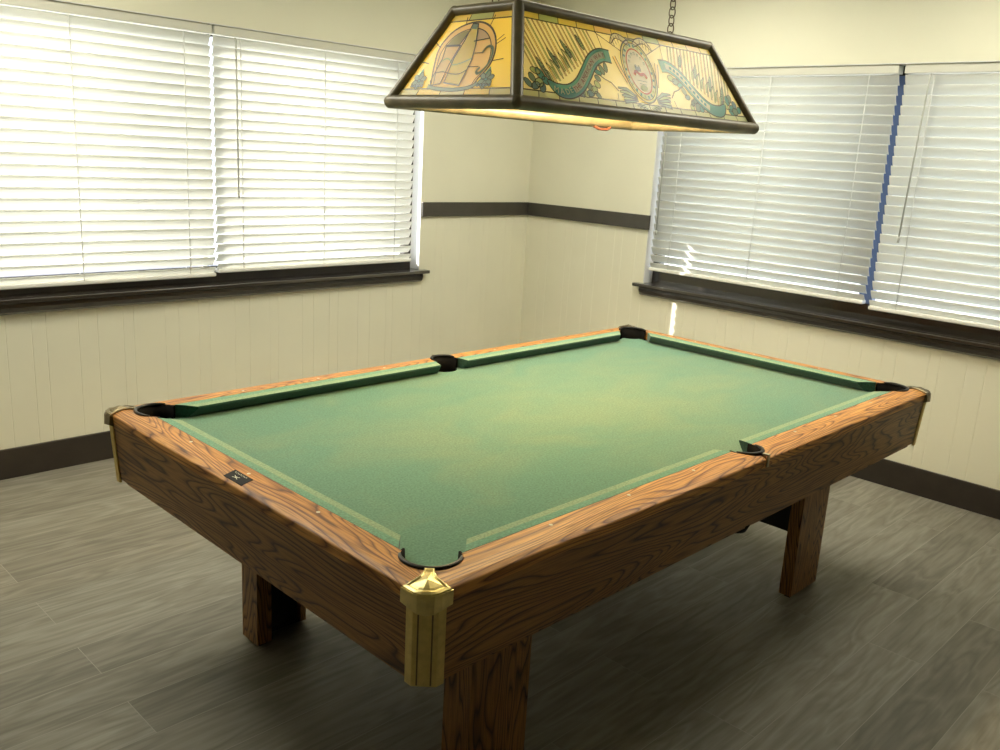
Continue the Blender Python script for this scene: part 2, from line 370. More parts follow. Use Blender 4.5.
# ---------------------------------------------------------------- pool table
H = .771; NX, NY = 1.1175, .5785; OX, OY = NX+.127, NY+.130; CW = .048
RT = .036; ZR = H-RT; ZB = .566; BEDZ = H-.040
T = thing('pool_table', 'oak pool table with worn green cloth and brass corners on grey plank floor', 'pool table', (0, 0, 0))
def mir(pts, sx, sy): return [(x*sx, y*sy, *r) for x, y, *r in pts]
PCX, PCY, PR = NX+.018, NY+.018, .064           # corner pocket centre and rim radius
SCY, SR = NY+.0565, .054                        # side pocket
def arc(cx, cy, r, a0, a1, n): return [(cx+r*math.cos(R(a0+(a1-a0)*i/n)), cy+r*math.sin(R(a0+(a1-a0)*i/n))) for i in range(n+1)]
BXI = NX+CW; BYI = NY+CW
def drop(d): return 0 if d > .036 else (.005*(.036-d)/.021 if d > .015 else .005+.0065*(.015-d)/.015)
def rail(poly, axis, s, m_):
    """a rail whose top rolls down towards the outer edge"""
    bm = bmesh.new(); vs = [bm.verts.new((x, y, ZR)) for x, y in poly]; f = bm.faces.new(vs)
    r = bmesh.ops.extrude_face_region(bm, geom=[f]); bmesh.ops.translate(bm, verts=[v for v in r['geom'] if isinstance(v, bmesh.types.BMVert)], vec=(0, 0, H-ZR))
    for d in (.004, .015, .036):
        co = (0, s*(OY-d), 0) if axis == 0 else (s*(OX-d), 0, 0); no = (0, s, 0) if axis == 0 else (s, 0, 0)
        bmesh.ops.bisect_plane(bm, geom=bm.verts[:]+bm.edges[:]+bm.faces[:], plane_co=co, plane_no=no)
    for v in bm.verts:
        if v.co.z > H-1e-4: v.co.z -= drop(min(OX-abs(v.co.x), OY-abs(v.co.y)))
    bmesh.ops.recalc_face_normals(bm, faces=bm.faces)
    me = bpy.data.meshes.new('rail'); bm.to_mesh(me); bm.free(); me.materials.append(m_)
    o = bpy.data.objects.new('rail', me); COL.objects.link(o); o.parent = T
    b = o.modifiers.new('bevel', 'BEVEL'); b.width = .003; b.segments = 2; b.limit_method = 'ANGLE'; b.angle_limit = R(38)
# wooden rails: two short ones and four long halves (drawn for the +x / +y side and mirrored)
for sx in (1, -1):
    a = arc(PCX, PCY, PR, 45, -38, 10)           # from the mitre round to the cushion back
    half = [(OX, OY-.016)]+[(OX-.0055, OY-.0055)]+a+[(BXI, PCY-PR*math.sin(R(38))-.012)]
    poly = half+[(x, -y) for x, y in half[::-1]]
    rail(mir(poly, sx, 1), 1, sx, WY[0 if sx < 0 else 1])
    for sy in (1, -1):
        a = arc(PCX, PCY, PR, 45, 128, 10); b = arc(0, SCY, SR, 7, 90-3.5, 8)
        poly = [(OX-.0055, OY-.0055)]+a+[(PCX-PR*math.cos(R(52))-.014, BYI), (SR+.002, BYI)]+b+[(.0035, OY), (OX-.016, OY)]
        rail(mir(poly, sx, sy), 0, sy, WX[0 if sy < 0 else 1])
# cushions
def cushion(axis, s, e0n, e0b, e1n, e1b, sgn_far):
    """axis 0 runs along x; section offset o goes from the nose outward"""
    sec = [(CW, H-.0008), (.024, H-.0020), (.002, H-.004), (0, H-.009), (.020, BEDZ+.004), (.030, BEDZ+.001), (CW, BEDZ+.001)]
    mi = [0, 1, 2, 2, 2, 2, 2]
    base = NY if axis == 0 else NX
    v = []
    for n_, b_ in ((e0n, e0b), (e1n, e1b)):
        for o, z in sec:
            u = n_+(b_-n_)*o/CW
            p = (u, s*(base+o), z) if axis == 0 else (s*(base+o), u, z)
            v.append(p)
    k = len(sec); m = MB()
    for i in range(k): m.add(v, [(i, (i+1) % k, k+(i+1) % k, k+i)], mi[i])
    m.add(v, [list(range(k))[::-1], list(range(k, 2*k))], 2)
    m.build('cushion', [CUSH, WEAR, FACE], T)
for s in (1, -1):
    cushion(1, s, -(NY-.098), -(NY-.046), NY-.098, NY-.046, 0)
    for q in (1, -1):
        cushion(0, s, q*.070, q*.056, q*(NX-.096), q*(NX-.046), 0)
# slate bed with pocket cut-outs
poly = []
ex, ey = NX+.05, NY+.05
for sx, sy in ((1, 1), (-1, 1), (-1, -1), (1, -1)):
    c = (NX+.062, NY+.062); r = .062
    aa = math.degrees(math.acos((ex-c[0])/r)); a0 = 360-aa; 
    pts = arc(c[0], c[1], r, 360-aa, 90+ (aa-90), 14)  # from (ex, y) round to (x, ey)
    seg = [(x, y) for x, y in arc(c[0], c[1], r, 256, 194, 12)]
    seg = [(ex, seg[0][1])]+seg+[(seg[-1][0], ey)]
    if sx*sy < 0: seg = seg[::-1]
    poly += mir(seg, sx, sy)
    if (sx, sy) in ((1, 1), (-1, -1)):           # then the side pocket on this long edge
        sp = arc(0, NY+.066, .055, 343, 197, 14)
        poly += mir([(sp[0][0], ey)]+sp+[(sp[-1][0], ey)], sy, sy)
m = MB(); m.prism(poly, BEDZ-.024, BEDZ); m.build('slate_bed', BED, T)
# pockets: liner, cup and rim
def pocket(cx, cy, r, ang, span, cup_z, cup_r, cc, wall):
    m = MB()
    m.lathe((cx, cy, 0), [(r-.001, H-.001), (r-.001, BEDZ-.02), (r-.006, BEDZ-.026), (r-.009, BEDZ-.02), (r-.006, H-.001), (r-.001, H-.001)], 24, 0, ang-wall, ang+wall)
    prof = [(cup_r, BEDZ-.026), (cup_r, cup_z+.02), (cup_r*.8, cup_z), (0.001, cup_z)]
    m.lathe((cc[0], cc[1], 0), prof+[(0.001, cup_z+.004), (cup_r*.78, cup_z+.004), (cup_r-.003, cup_z+.02), (cup_r-.003, BEDZ-.026), (cup_r, BEDZ-.026)], 24)
    po = m.build('pocket', BLACKIN, T, fix=True)
    rg = MB(); k = 26; pts = []
    n = 8; v = []; f = []
    for i in range(k+1):
        a = R(ang-span+2*span*i/k); e = min(1, .45+.55*min(i, k-i)/4)
        for j in range(n):
            t = 2*math.pi*j/n
            rr = r-.004+.0052*math.cos(t)*e; zz = H+.0015+.0045*math.sin(t)*e
            v.append((cx+rr*math.cos(a), cy+rr*math.sin(a), zz))
    for i in range(k): f += [(i*n+j, i*n+(j+1) % n, (i+1)*n+(j+1) % n, (i+1)*n+j) for j in range(n)]
    rg.add(v, f, 0, True); rg.add(v, [list(range(n)), [k*n+j for j in range(n)]])
    rg.build('pocket_rim', BLACK, po)
for sx in (1, -1):
    for sy in (1, -1):
        ang = math.degrees(math.atan2(sy, sx))
        pocket(sx*PCX, sy*PCY, PR+.001, ang, 88, .60, .050, (sx*(NX+.045), sy*(NY+.045)), 115)
for sy in (1, -1): pocket(0, sy*SCY, SR+.001, 90*sy, 84, .526, .042, (0, sy*(NY+.058)), 108)
# brass strip where the two halves of the long rail meet
for sy in (1, -1):
    m = MB(); m.box(.0004, .0100, sy*(SCY+SR+.001), sy*(OY+.0015), H-.004, H+.0012); m.box(.0004, .0100, sy*(OY-.002), sy*(OY+.0018), ZR+.001, H+.0010)
    m.build('rail_joint_plate', plain('pale_joint_brass', (.55,.50,.33), .4, metal=.8) if sy > 0 else bpy.data.materials['pale_joint_brass'], T)
# sights
def disc(x, y, r=.0045):
    m = MB(); m.prism([(x+r*math.cos(2*math.pi*i/16), y+r*math.sin(2*math.pi*i/16)) for i in range(16)], H-.001, H+.0006); m.build('sight', PEARL, T)
for sx in (1, -1):
    for k in (-1, 0, 1): disc(sx*1.190, k*NY/2)
for sy in (1, -1):
    for k in (-3, -2, -1, 1, 2, 3): disc(k*NX/4, sy*(NY+.069))
# name plate on the near short rail
m = MB(); xa, xb = -1.2340, -1.2040; za, zb_ = H-.0052, H+.0022
m.hexa([(xa, -.044, za-.003), (xb, -.044, zb_-.003), (xb, .038, zb_-.003), (xa, .038, za-.003)], [(xa, -.044, za), (xb, -.044, zb_), (xb, .038, zb_), (xa, .038, za)])
pl = m.build('name_plate', PLATE, T)
def pz(x): return za+(zb_-za)*(x-xa)/(xb-xa)+.0003
m = MB()
def mark(pts): m.add([(x, y, pz(x)) for x, y in pts], [list(range(len(pts)))])
for k in range(9):                                 # small row of letters
    y = .028-k*.0062
    mark([(-1.2115, y-.0042), (-1.2080, y-.0042), (-1.2080, y-.0030), (-1.2115, y-.0030)])
    x = -1.2115 if k % 2 else -1.2090
    mark([(x, y-.0042), (x+.0010, y-.0042), (x+.0010, y), (x, y)])
for a in (35, -35, 90):                            # crossed emblem
    c, s_ = math.cos(R(a)), math.sin(R(a)); cx, cy = -1.2220, .002
    q = [(-.014, -.0012), (.014, -.0012), (.014, .0012), (-.014, .0012)]
    if a == 90: q = [(x*.45, y) for x, y in q]
    mark([(cx+(-s_*x*.5+c*y*.6), cy+c*x+s_*y) for x, y in q])
m.build('plate_print', LABELW, pl)
# apron boards, tapering inward to the bottom
ti, bi, tk, ce_ = .003, .013, .020, .031
def apron(axis, s):
    m = MB()
    o_t = (OY if axis == 0 else OX)-ti; o_b = (OY if axis == 0 else OX)-bi
    l_t = (OX if axis == 0 else OY)-ti-ce_; l_b = (OX if axis == 0 else OY)-bi-ce_
    def pt(u, o, z): return (u, s*o, z) if axis == 0 else (s*o, u, z)
    ends = tk*.9
    b = [pt(-l_b, o_b, ZB), pt(l_b, o_b, ZB), pt(l_b, o_b-tk, ZB), pt(-l_b, o_b-tk, ZB)]
    t = [pt(-l_t, o_t, ZR), pt(l_t, o_t, ZR), pt(l_t, o_t-tk, ZR), pt(-l_t, o_t-tk, ZR)]
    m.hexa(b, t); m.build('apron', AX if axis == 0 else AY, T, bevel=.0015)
for s in (1, -1): apron(0, s); apron(1, s)
# recessed frame under the cabinet, and the dark cabinet floor
for s in (1, -1):
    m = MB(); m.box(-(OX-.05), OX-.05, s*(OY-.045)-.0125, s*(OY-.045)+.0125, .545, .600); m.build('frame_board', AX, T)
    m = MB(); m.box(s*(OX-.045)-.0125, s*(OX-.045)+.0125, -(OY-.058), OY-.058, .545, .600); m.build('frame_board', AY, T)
m = MB(); m.box(-(OX-.06), OX-.06, -.46, .46, .601, .612); m.build('cabinet_floor', BLACKP, T)
# corner castings
for sx in (1, -1):
    for sy in (1, -1):
        # local frame: origin at the outer rail corner, +a inwards along x, +b inwards along y
        g = lambda a, b, z: (sx*(OX-a), sy*(OY-b), z)
        mt, mtb = (BRASS, BRASSB) if (sx < 0 and sy < 0) else (TARN, BRASSB)
        top = [(.074, .060), (.060, .074), (.047, .063), (.031, .056), (.012, .056), (-.006, .058), (-.006, .050), (-.006, .026), (-.001, .012), (.012, -.001), (.026, -.006), (.050, -.006), (.058, -.006), (.056, .012), (.056, .031), (.063, .047)]
        ins = [(.5*(a+b)*.0+a+(.030-a)*.16, b+(.030-b)*.16) for a, b in top]
        inn = [(a+(.030-a)*.30, b+(.030-b)*.30) for a, b in top]
        inn2 = [(a+(.030-a)*.42, b+(.030-b)*.42) for a, b in top]
        k = len(top); m = MB(); lv = [(top, H+.0005), (top, H+.0035), (ins, H+.0060), (inn, H+.0030), (inn2, H+.0045)]
        v = [g(a, b, z-drop(max(0, min(a, b)))*.9) for pp, z in lv for a, b in pp]+[g(.030, .030, H+.007)]
        f = [(j*k+i, j*k+(i+1) % k, (j+1)*k+(i+1) % k, (j+1)*k+i) for j in range(4) for i in range(k)]+[(4*k+i, 4*k+(i+1) % k, 5*k) for i in range(k)]
        m.add(v, f)
        # skirt
        out = [(-.0075, .062), (-.0080, .034), (-.0050, .018), (.004, .004), (.018, -.0050), (.034, -.0080), (.062, -.0075)]
        inr = [(.001, .062), (.001, .036), (.004, .022), (.012, .012), (.022, .004), (.036, .001), (.062, .001)]
        v = []
        for lev, sc in ((0, 1.0), (1, 1.3), (2, 1.5)):
            for i, (a, b) in enumerate(out):
                z = (H-.0095, H-.016, (.734, .730, .7255, .724, .7255, .730, .734)[i])[lev]
                v.append(g(a-(sc-1)*.006, b-(sc-1)*.006, z))
        v += [g(a, b, .728) for a, b in inr]+[g(a, b, H-.012) for a, b in inr]
        k = 7; f = []
        for j in range(5):
            jn = (j+1) % 5
            f += [(j*k+i, j*k+i+1, jn*k+i+1, jn*k+i) for i in range(k-1)]
        f += [[j*k for j in range(5)], [j*k+k-1 for j in range(5)]]
        m.add(v, f); cap = m.build('corner_cap', mt, T, bevel=.0008)
        # fluted brass facets running down the cabinet corner
        m = MB()
        pl_ = [(-.003, .050), (-.004, .031), (-.0035, .0295), (.0295, -.0035), (.031, -.004), (.050, -.003), (.050, .003), (.034, .003), (.003, .034), (.003, .050)]
        v = [g(a+ti, b+ti, .727) for a, b in pl_]+[g(a+bi, b+bi, .557) for a, b in pl_]
        k = len(pl_); m.add(v, [(i, (i+1) % k, k+(i+1) % k, k+i) for i in range(k)]+[list(range(k)), list(range(k, 2*k))])
        cc = m.build('corner_trim', mtb, T)
        for t in (.22, .78):                      # dark flute lines
            a, b = -.0038+(.0338)*t, .0302-(.0338)*t
            m = MB(); e = .0011
            q = [(a-e-.0006, b+e-.0006), (a+e-.0006, b-e-.0006), (a+e+.001, b-e+.001), (a-e+.001, b+e+.001)]
            m.hexa([g(x+bi, y+bi, .559) for x, y in q], [g(x+ti, y+ti, .722) for x, y in q]); m.build('flute_line', TARN, cc)
# legs: three boards open to the inside of the table
LX0, LX1, LY0_, LY1_ = .722, .925, .428, .5174
for sx in (1, -1):
    for sy in (1, -1):
        m = MB()
        def bx(x0, x1, y0, y1, z0, z1, mi=0):
            xs = sorted((sx*x0, sx*x1)); ys = sorted((sy*y0, sy*y1)); m.box(*xs, *ys, z0, z1, mi)
        bx(LX0, LX1, LY1_-.020, LY1_, .010, .601)
        bx(LX1-.050, LX1, LY0_, LY1_-.020, .010, .601)
        bx(LX0, LX0+.020, .470, LY1_-.020, .010, .601)
        bx(LX0+.020, LX1-.050, LY1_-.026, LY1_-.020, .012, .600, 1)
        bx(LX1-.056, LX1-.050, LY0_+.002, LY1_-.026, .012, .600, 1)
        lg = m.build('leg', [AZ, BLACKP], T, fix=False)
        m = MB(); bx(LX0+.012, LX1-.012, LY1_-.030, LY1_-.008, 0, .010); bx(LX1-.04, LX1-.012, LY0_+.01, LY1_-.03, 0, .010); m.build('foot', BLACK, lg, fix=False)
for s in (1, -1):
    m = MB(); m.box(*sorted((s*.745, s*.765)), -.470, .470, .246, .600); m.build('end_panel', BLACKP, T)

# ---------------------------------------------------------------- stained-glass lamp
LA, LB, LA2, LB2, LZ0, LZ1, YW = .557, .256, .440, .124, 1.665, 1.914, -.022
LMP = thing('hanging_lamp', 'long stained-glass lamp with dark frame hanging on chains over the pool table', 'lamp', (0, .03, LZ0))
cw, sw = math.cos(YW), math.sin(YW)
def LW(x, y, z): return Vector((cw*x-sw*y, .038+sw*x+cw*y, z))
m = MB()
B = [(-LA, -LB), (LA, -LB), (LA, LB), (-LA, LB)]; Tt = [(-LA2, -LB2), (LA2, -LB2), (LA2, LB2), (-LA2, LB2)]
pb = [LW(x, y, LZ0) for x, y in B]; pt_ = [LW(x, y, LZ1) for x, y in Tt]
for i in range(4):
    j = (i+1) % 4
    m.tube([pb[i], pb[j]], .0185, 14, cap=False); m.tube([pt_[i], pt_[j]], .0150, 12, cap=False); m.tube([pb[i], pt_[i]], .0160, 12, cap=False)
    m.sphere(pb[i], .0188); m.sphere(pt_[i], .0158)
m.build('lamp_frame', LAMPF, LMP, fix=False)
m = MB(); q = [LW(x*.99, y*.97, LZ1) for x, y in Tt]
m.hexa([p+Vector((0,0,-.004)) for p in q], [p+Vector((0,0,.004)) for p in q]); m.build('top_panel', LAMPF, LMP)
G = dict(brick=(.55,.18,.07), cream=(.93,.88,.58), yellow=(.92,.80,.20), pale=(.76,.80,.52), teal=(.12,.40,.33), leaf=(.24,.36,.24), lead=(.05,.06,.03),
         white=(.90,.88,.80), red=(.50,.06,.05), tan=(.76,.58,.32), lime=(.55,.66,.30), blue=(.17,.30,.32), amber=(.95,.76,.32), olive=(.42,.38,.10))
keys = list(G); GI = {k: i for i, k in enumerate(keys)}
GM = [glassy('lamp_print_'+k, G[k], .29 if k != 'lead' else .05, .3) for k in keys]
_fonts = {}
def glyph(ch):
    if ch in _fonts: return _fonts[ch]
    cu = bpy.data.curves.new('g', 'FONT'); cu.body = ch; cu.size = 1; cu.resolution_u = 2
    o = bpy.data.objects.new('g', cu); COL.objects.link(o); dg = bpy.context.evaluated_depsgraph_get(); dg.update()
    me = o.evaluated_get(dg).to_mesh(); r = ([(v.co.x, v.co.y) for v in me.vertices], [list(p.vertices) for p in me.polygons])
    o.evaluated_get(dg).to_mesh_clear(); bpy.data.objects.remove(o); bpy.data.curves.remove(cu)
    xs = [x for x, y in r[0]] or [0]; mn, mx = min(xs), max(xs)
    r = ([(x-(mn+mx)/2, y-.35) for x, y in r[0]], r[1], mx-mn); _fonts[ch] = r; return r
class Art:
    def __init__(s, kind, sgn):
        s.m = MB()
        if kind == 'L': s.O = LW(0, -LB*sgn, LZ0); s.U = LW(sgn, -LB*sgn, LZ0)-s.O; t = LW(0, -LB2*sgn, LZ1)-s.O
        else: s.O = LW(-LA*sgn, 0, LZ0); s.U = s.O-LW(-LA*sgn, sgn, LZ0); t = LW(-LA2*sgn, 0, LZ1)-s.O
        s.h = t.length; s.V = t.normalized(); s.N = s.U.cross(s.V).normalized()
    def p(s, u, v, lay): return s.O+s.U*u+s.V*v+s.N*(.0012+.00035*lay)
    def poly(s, pts, c, lay=1): s.m.add([s.p(u, v, lay) for u, v in pts], [list(range(len(pts)))], GI[c])
    def line(s, pts, c='lead', w=.0028, lay=5, closed=False):
        if closed: pts = list(pts)+[pts[0]]
        if c == 'lead': w *= 1.25
        for (a, b), (c_, d) in zip(pts[:-1], pts[1:]):
            L_ = math.hypot(c_-a, d-b)
            if L_ < 1e-6: continue
            nx, ny = -(d-b)/L_*w/2, (c_-a)/L_*w/2; ex_, ey_ = (c_-a)/L_*w*.3, (d-b)/L_*w*.3
            s.m.add([s.p(*q, lay) for q in ((a-ex_+nx, b-ey_+ny), (a-ex_-nx, b-ey_-ny), (c_+ex_-nx, d+ey_-ny), (c_+ex_+nx, d+ey_+ny))], [(0,1,2,3)], GI[c])
    def ell(s, cx, cy, a, b, c, lay=1, rot=0, n=28, out=True, w=.0025, lc='lead'):
        cr, sr = math.cos(rot), math.sin(rot)
        pts = [(cx+a*math.cos(t)*cr-b*math.sin(t)*sr, cy+a*math.cos(t)*sr+b*math.sin(t)*cr) for t in [2*math.pi*i/n for i in range(n)]]
        if c: s.poly(pts, c, lay)
        if out: s.line(pts, lc, w, lay+.5, True)
        return pts
    def ring(s, cx, cy, a, b, a2, b2, c, lay, n=40):
        for i in range(n):
            t0, t1 = 2*math.pi*i/n, 2*math.pi*(i+1)/n
            s.m.add([s.p(cx+p_*math.cos(t), cy+q_*math.sin(t), lay) for p_, q_, t in ((a, b, t0), (a, b, t1), (a2, b2, t1), (a2, b2, t0))], [(0,1,2,3)], GI[c])
    def band(s, path, w, c, lay=1, out=True, lw=.0025):
        l, r_ = [], []
        for i, (x, y) in enumerate(path):
            a = path[max(0, i-1)]; b = path[min(len(path)-1, i+1)]; L_ = math.hypot(b[0]-a[0], b[1]-a[1])
            nx, ny = -(b[1]-a[1])/L_, (b[0]-a[0])/L_; ww = w[i] if isinstance(w, list) else w
            l.append((x+nx*ww/2, y+ny*ww/2)); r_.append((x-nx*ww/2, y-ny*ww/2))
        for i in range(len(path)-1):
            s.m.add([s.p(*q, lay) for q in (l[i], r_[i], r_[i+1], l[i+1])], [(0,1,2,3)], GI[c])
        if out: s.line(l, 'lead', lw, lay+.5); s.line(r_, 'lead', lw, lay+.5)
    def ch(s, c, x, y, size, rot, col, lay):
        vs, fs, w = glyph(c); cr, sr = math.cos(rot), math.sin(rot)
        s.m.add([s.p(x+size*(a*cr-b*sr), y+size*(a*sr+b*cr), lay) for a, b in vs], fs, GI[col])
    def text(s, txt, path, size, col, lay, up=0, gap=.12):
        # cumulative lengths along the path
        cum = [0]
        for a, b in zip(path[:-1], path[1:]): cum.append(cum[-1]+math.hypot(b[0]-a[0], b[1]-a[1]))
        ws = [(.32 if c == ' ' else glyph(c)[2])*size+gap*size for c in txt]; tot = sum(ws); k = cum[-1]/tot; pos = 0
        for c, w in zip(txt, ws):
            d = (pos+w/2)*k; pos += w
            if c == ' ': continue
            i = 0
            while i < len(cum)-2 and cum[i+1] < d: i += 1
            t = (d-cum[i])/(cum[i+1]-cum[i]); a, b = path[i], path[i+1]
            rot = math.atan2(b[1]-a[1], b[0]-a[0])
            s.ch(c, a[0]+(b[0]-a[0])*t-math.sin(rot)*up, a[1]+(b[1]-a[1])*t+math.cos(rot)*up, size, rot, col, lay)
def smooth(pts, n=6):
    out = []; P_ = [pts[0]]+list(pts)+[pts[-1]]
    for i in range(1, len(P_)-2):
        for k in range(n):
            t = k/n; a, b, c, d = P_[i-1], P_[i], P_[i+1], P_[i+2]
            out.append(tuple(.5*((2*b[j])+(-a[j]+c[j])*t+(2*a[j]-5*b[j]+4*c[j]-d[j])*t*t+(-a[j]+3*b[j]-3*c[j]+d[j])*t**3) for j in (0, 1)))
    return out+[pts[-1]]
def border(A, a, a2, cols_top, cols_bot, cols_side, nt, nb):
    h = A.h; t0, t1 = .012, h-.012
    edge = lambda v: a+(a2-a)*v/h
    lo, hi = .038, h-.034; g = .020
    f = lambda u, v: (u*edge(v), v)
    def strip(v0, v1, n, cols):
        for i in range(n):
            u0, u1 = -1+2*i/n, -1+2*(i+1)/n
            A.poly([f(u0, v0), f(u1, v0), f(u1, v1), f(u0, v1)], cols[i % len(cols)], 1)
            A.line([f(u1, v0), f(u1, v1)], w=.0022, lay=2)
    strip(0, lo, nb, cols_bot); strip(hi, h, nt, cols_top)
    for s_ in (-1, 1):
        A.poly([(s_*(edge(lo)-g), lo), (s_*edge(lo), lo), (s_*edge(hi), hi), (s_*(edge(hi)-g), hi)][::s_], cols_side, 1)
        A.line([(s_*(edge(lo)-g), lo), (s_*(edge(hi)-g), hi)], w=.0025, lay=2)
    A.line([(-edge(lo)+g, lo), (edge(lo)-g, lo)], w=.0028, lay=2); A.line([(-edge(hi)+g, hi), (edge(hi)-g, hi)], w=.0028, lay=2)
    return lo, hi, lambda v: edge(v)-g
def leafy(A, pts, r, lay=3):
    for (x, y) in pts:
        A.ell(x, y, r*random.uniform(.8, 1.2), r*random.uniform(.55, .8), random.choice(['leaf', 'teal', 'blue', 'lime', 'leaf']), lay, random.uniform(0, 3), 10, True, .0018)
def long_art(sgn):
    A = Art('L', sgn); h = A.h
    th = [A.O+A.U*u+A.V*v+A.N*d for d in (-.0012, .0012) for u, v in ((-LA, .0), (LA, .0), (LA2, h), (-LA2, h))]
    A.m.hexa(th[:4], th[4:], GI['cream'])
    lo, hi, ed = border(A, LA, LA2, ['yellow', 'lime', 'yellow', 'yellow', 'amber', 'yellow'], ['pale'], 'pale', 12, 14)
    # rays of the sun / straw lines fanning out of the middle of each side
    for q in (-1, 1):
        for k in range(19):
            x0, y0 = .245-.0*k, .085; tx = .135+k*.0185 if k < 14 else .385+.012*(k-14)
            # foot points follow the upper edge of the ribbon
            fx = .165+k*.0155; fy = .172-.55*max(0, fx-.19) if fx < .40 else .062
            dx, dy = (.62, 1.0) if k > -1 else (0, 1)
            L_ = 10
            # run until the border
            t = 0
            while t < .25:
                x, y = fx+dx*t*.55, fy+dy*t
                if y > hi-.002 or x > ed(y)-.002: break
                t += .002
            if t > .012:
                A.band([(q*fx, fy), (q*(fx+dx*t*.55), fy+dy*t)], .0052 if k % 3 else .0034, ['tan', 'lime', 'amber', 'tan'][k % 4], 1.5, True, .0014)
        for (x, y, l) in ((.225, .182, .042), (.292, .150, .050), (.355, .112, .055), (.405, .075, .060)):    # barley ears
            pts = [(q*(x+.50*t), y+t) for t in (0, l*.3, l*.7, l)]
            A.band(pts, [.006, .013, .013, .003], 'leaf', 3, True, .0018)
            for t in (.2, .35, .5, .65, .8):
                px_, py_ = x+.5*l*t, y+l*t; A.line([(q*(px_-.006), py_+.002), (q*(px_+.001), py_-.001), (q*(px_+.004), py_+.007)], 'lime', .0014, 3.7)
        for k in range(7):                          # long blades over the ribbon
            x = .275+.020*k; y = .150-.62*(x-.25)+.02
            A.band([(q*x, y-.012), (q*(x+.010), y+.014), (q*(x+.028), y+.030)], [.007, .008, .001], 'lime', 2.5, True, .0016)
        leafy(A, [(q*.452, .062), (q*.475, .075), (q*.495, .058), (q*.470, .052), (q*.440, .088), (q*.425, .070), (q*.455, .095), (q*.445, .048)], .016)
        leafy(A, [(q*.155, .137), (q*.175, .128), (q*.195, .118), (q*.205, .100), (q*.215, .080), (q*.235, .062), (q*.255, .050), (q*.275, .046), (q*.225, .048), (q*.250, .070), (q*.200, .138), (q*.290, .052)], .0145)
        ribbon = smooth([(q*.118, .174), (q*.160, .174), (q*.205, .152), (q*.250, .108), (q*.292, .070), (q*.338, .048), (q*.385, .048), (q*.418, .072)], 6)
        wd = [.040]*(len(ribbon)-8)+[.039, .037, .034, .030, .025, .020, .013, .006]
        A.band(ribbon, wd, 'teal', 4, True, .003)
        inner = ribbon[4:-14]; A.band(inner, .0205, 'cream', 5, False)
        if q < 0:
            rr = ribbon[::-1]; end = ribbon[-15:-4][::-1]
            A.text('MADE', smooth([(-.404, .052), (-.385, .046), (-.356, .045), (-.328, .055)], 4), .0235, 'cream', 6)
            A.text('THE AMERICAN WAY', inner[::-1], .0200, 'brick', 6)
        else:
            # second half of the scroll: cream panels, lettering too worn to read
            for i in range(3, len(inner)-2, 2):
                a, b = inner[i], inner[i+1]; A.line([a, ((a[0]+b[0])/2, (a[1]+b[1])/2)], 'teal', .010, 6)
        # eagle feet and feathers beside the crest
        for k in range(5):
            A.band([(q*.048, .058-.003*k), (q*(.085+.007*k), .078-.010*k), (q*(.125-.004*k), .080-.011*k)], [.006, .010, .004], 'lime' if k % 2 else 'leaf', 3, True, .002)
        A.line([(q*.060, .200), (q*.155, .245)], w=.002); A.line([(q*.143, .196), (q*.150, .246)], w=.002)
        A.line([(q*.128, .070), (q*.150, .092), (q*.175, .100), (q*.196, .112)], w=.003); A.line([(q*.140, .038), (q*.135, .060)], w=.002)
        A.band([(q*.100, .178), (q*.088, .140), (q*.070, .100)], [.013, .013, .010], 'amber', 4, True, .002)    # staffs
        A.band(smooth([(q*.012, .228), (q*.040, .243), (q*.072, .244), (q*.098, .218)], 4), [.010, .016, .018, .018, .018, .018, .018, .016, .014, .012, .010, .006, .004][:13], 'cream', 6, True, .0025)   # wings
        for k in range(4): A.line([(q*(.050+.012*k), .250-.004*k), (q*(.046+.012*k), .230-.006*k)], w=.0016, lay=7)
    for k in range(9):
        a = R(200+k*17.5); A.band([(.030*math.cos(a)-0*.01, .042+.018*math.sin(a)), (.062*math.cos(a), .038+.022*math.sin(a))], [.006, .003], 'lime', 2.6, True, .0015)
    A.ring(0, .142, .074, .100, .070, .095, 'lime', 5); A.ring(0, .142, .070, .095, .066, .090, 'yellow', 5); A.ring(0, .142, .066, .090, .053, .073, 'pale', 5)
    A.ell(0, .142, .074, .100, None, 7, 0, 40, True, .0030); A.ell(0, .142, .066, .090, None, 7, 0, 40, True, .0018)
    for k in range(22):                             # little blocks round the rim
        a = 2*math.pi*k/22; A.band([(.056*math.cos(a), .142+.077*math.sin(a)), (.064*math.cos(a), .142+.087*math.sin(a))], .0075, 'lime' if k % 3 == 1 else 'teal', 7, False)
    A.ring(0, .142, .053, .073, .0495, .069, 'red', 7.6); A.ell(0, .142, .0495, .069, 'white', 5, 0, 40, False)
    for k in range(7):                              # worn lettering round the top of the oval
        a = R(150-k*20); x, y = .040*math.cos(a), .142+.056*math.sin(a)
        A.line([(x-.003, y-.004), (x-.003, y+.004), (x+.003, y+.003), (x+.002, y-.004)], 'blue', .0016, 9)
    A.poly([(-.016, .142), (-.016, .158), (-.010, .164), (-.007, .156), (.001, .157), (.005, .164), (.009, .156), (.009, .142)], 'lead', 9)   # dark device
    A.band(smooth([(-.028, .128), (-.018, .140), (.0, .132), (.018, .134), (.028, .122)], 4), .010, 'red', 9.4, False)                        # red scroll below it
    A.line([(-.022, .112), (.022, .110)], 'blue', .0015, 9); A.line([(-.016, .102), (.016, .100)], 'blue', .0015, 9); A.ell(0, .090, .016, .009, 'lime', 9, 0, 14, False)
    A.m.build('long_panel', GM, LMP, fix=False)
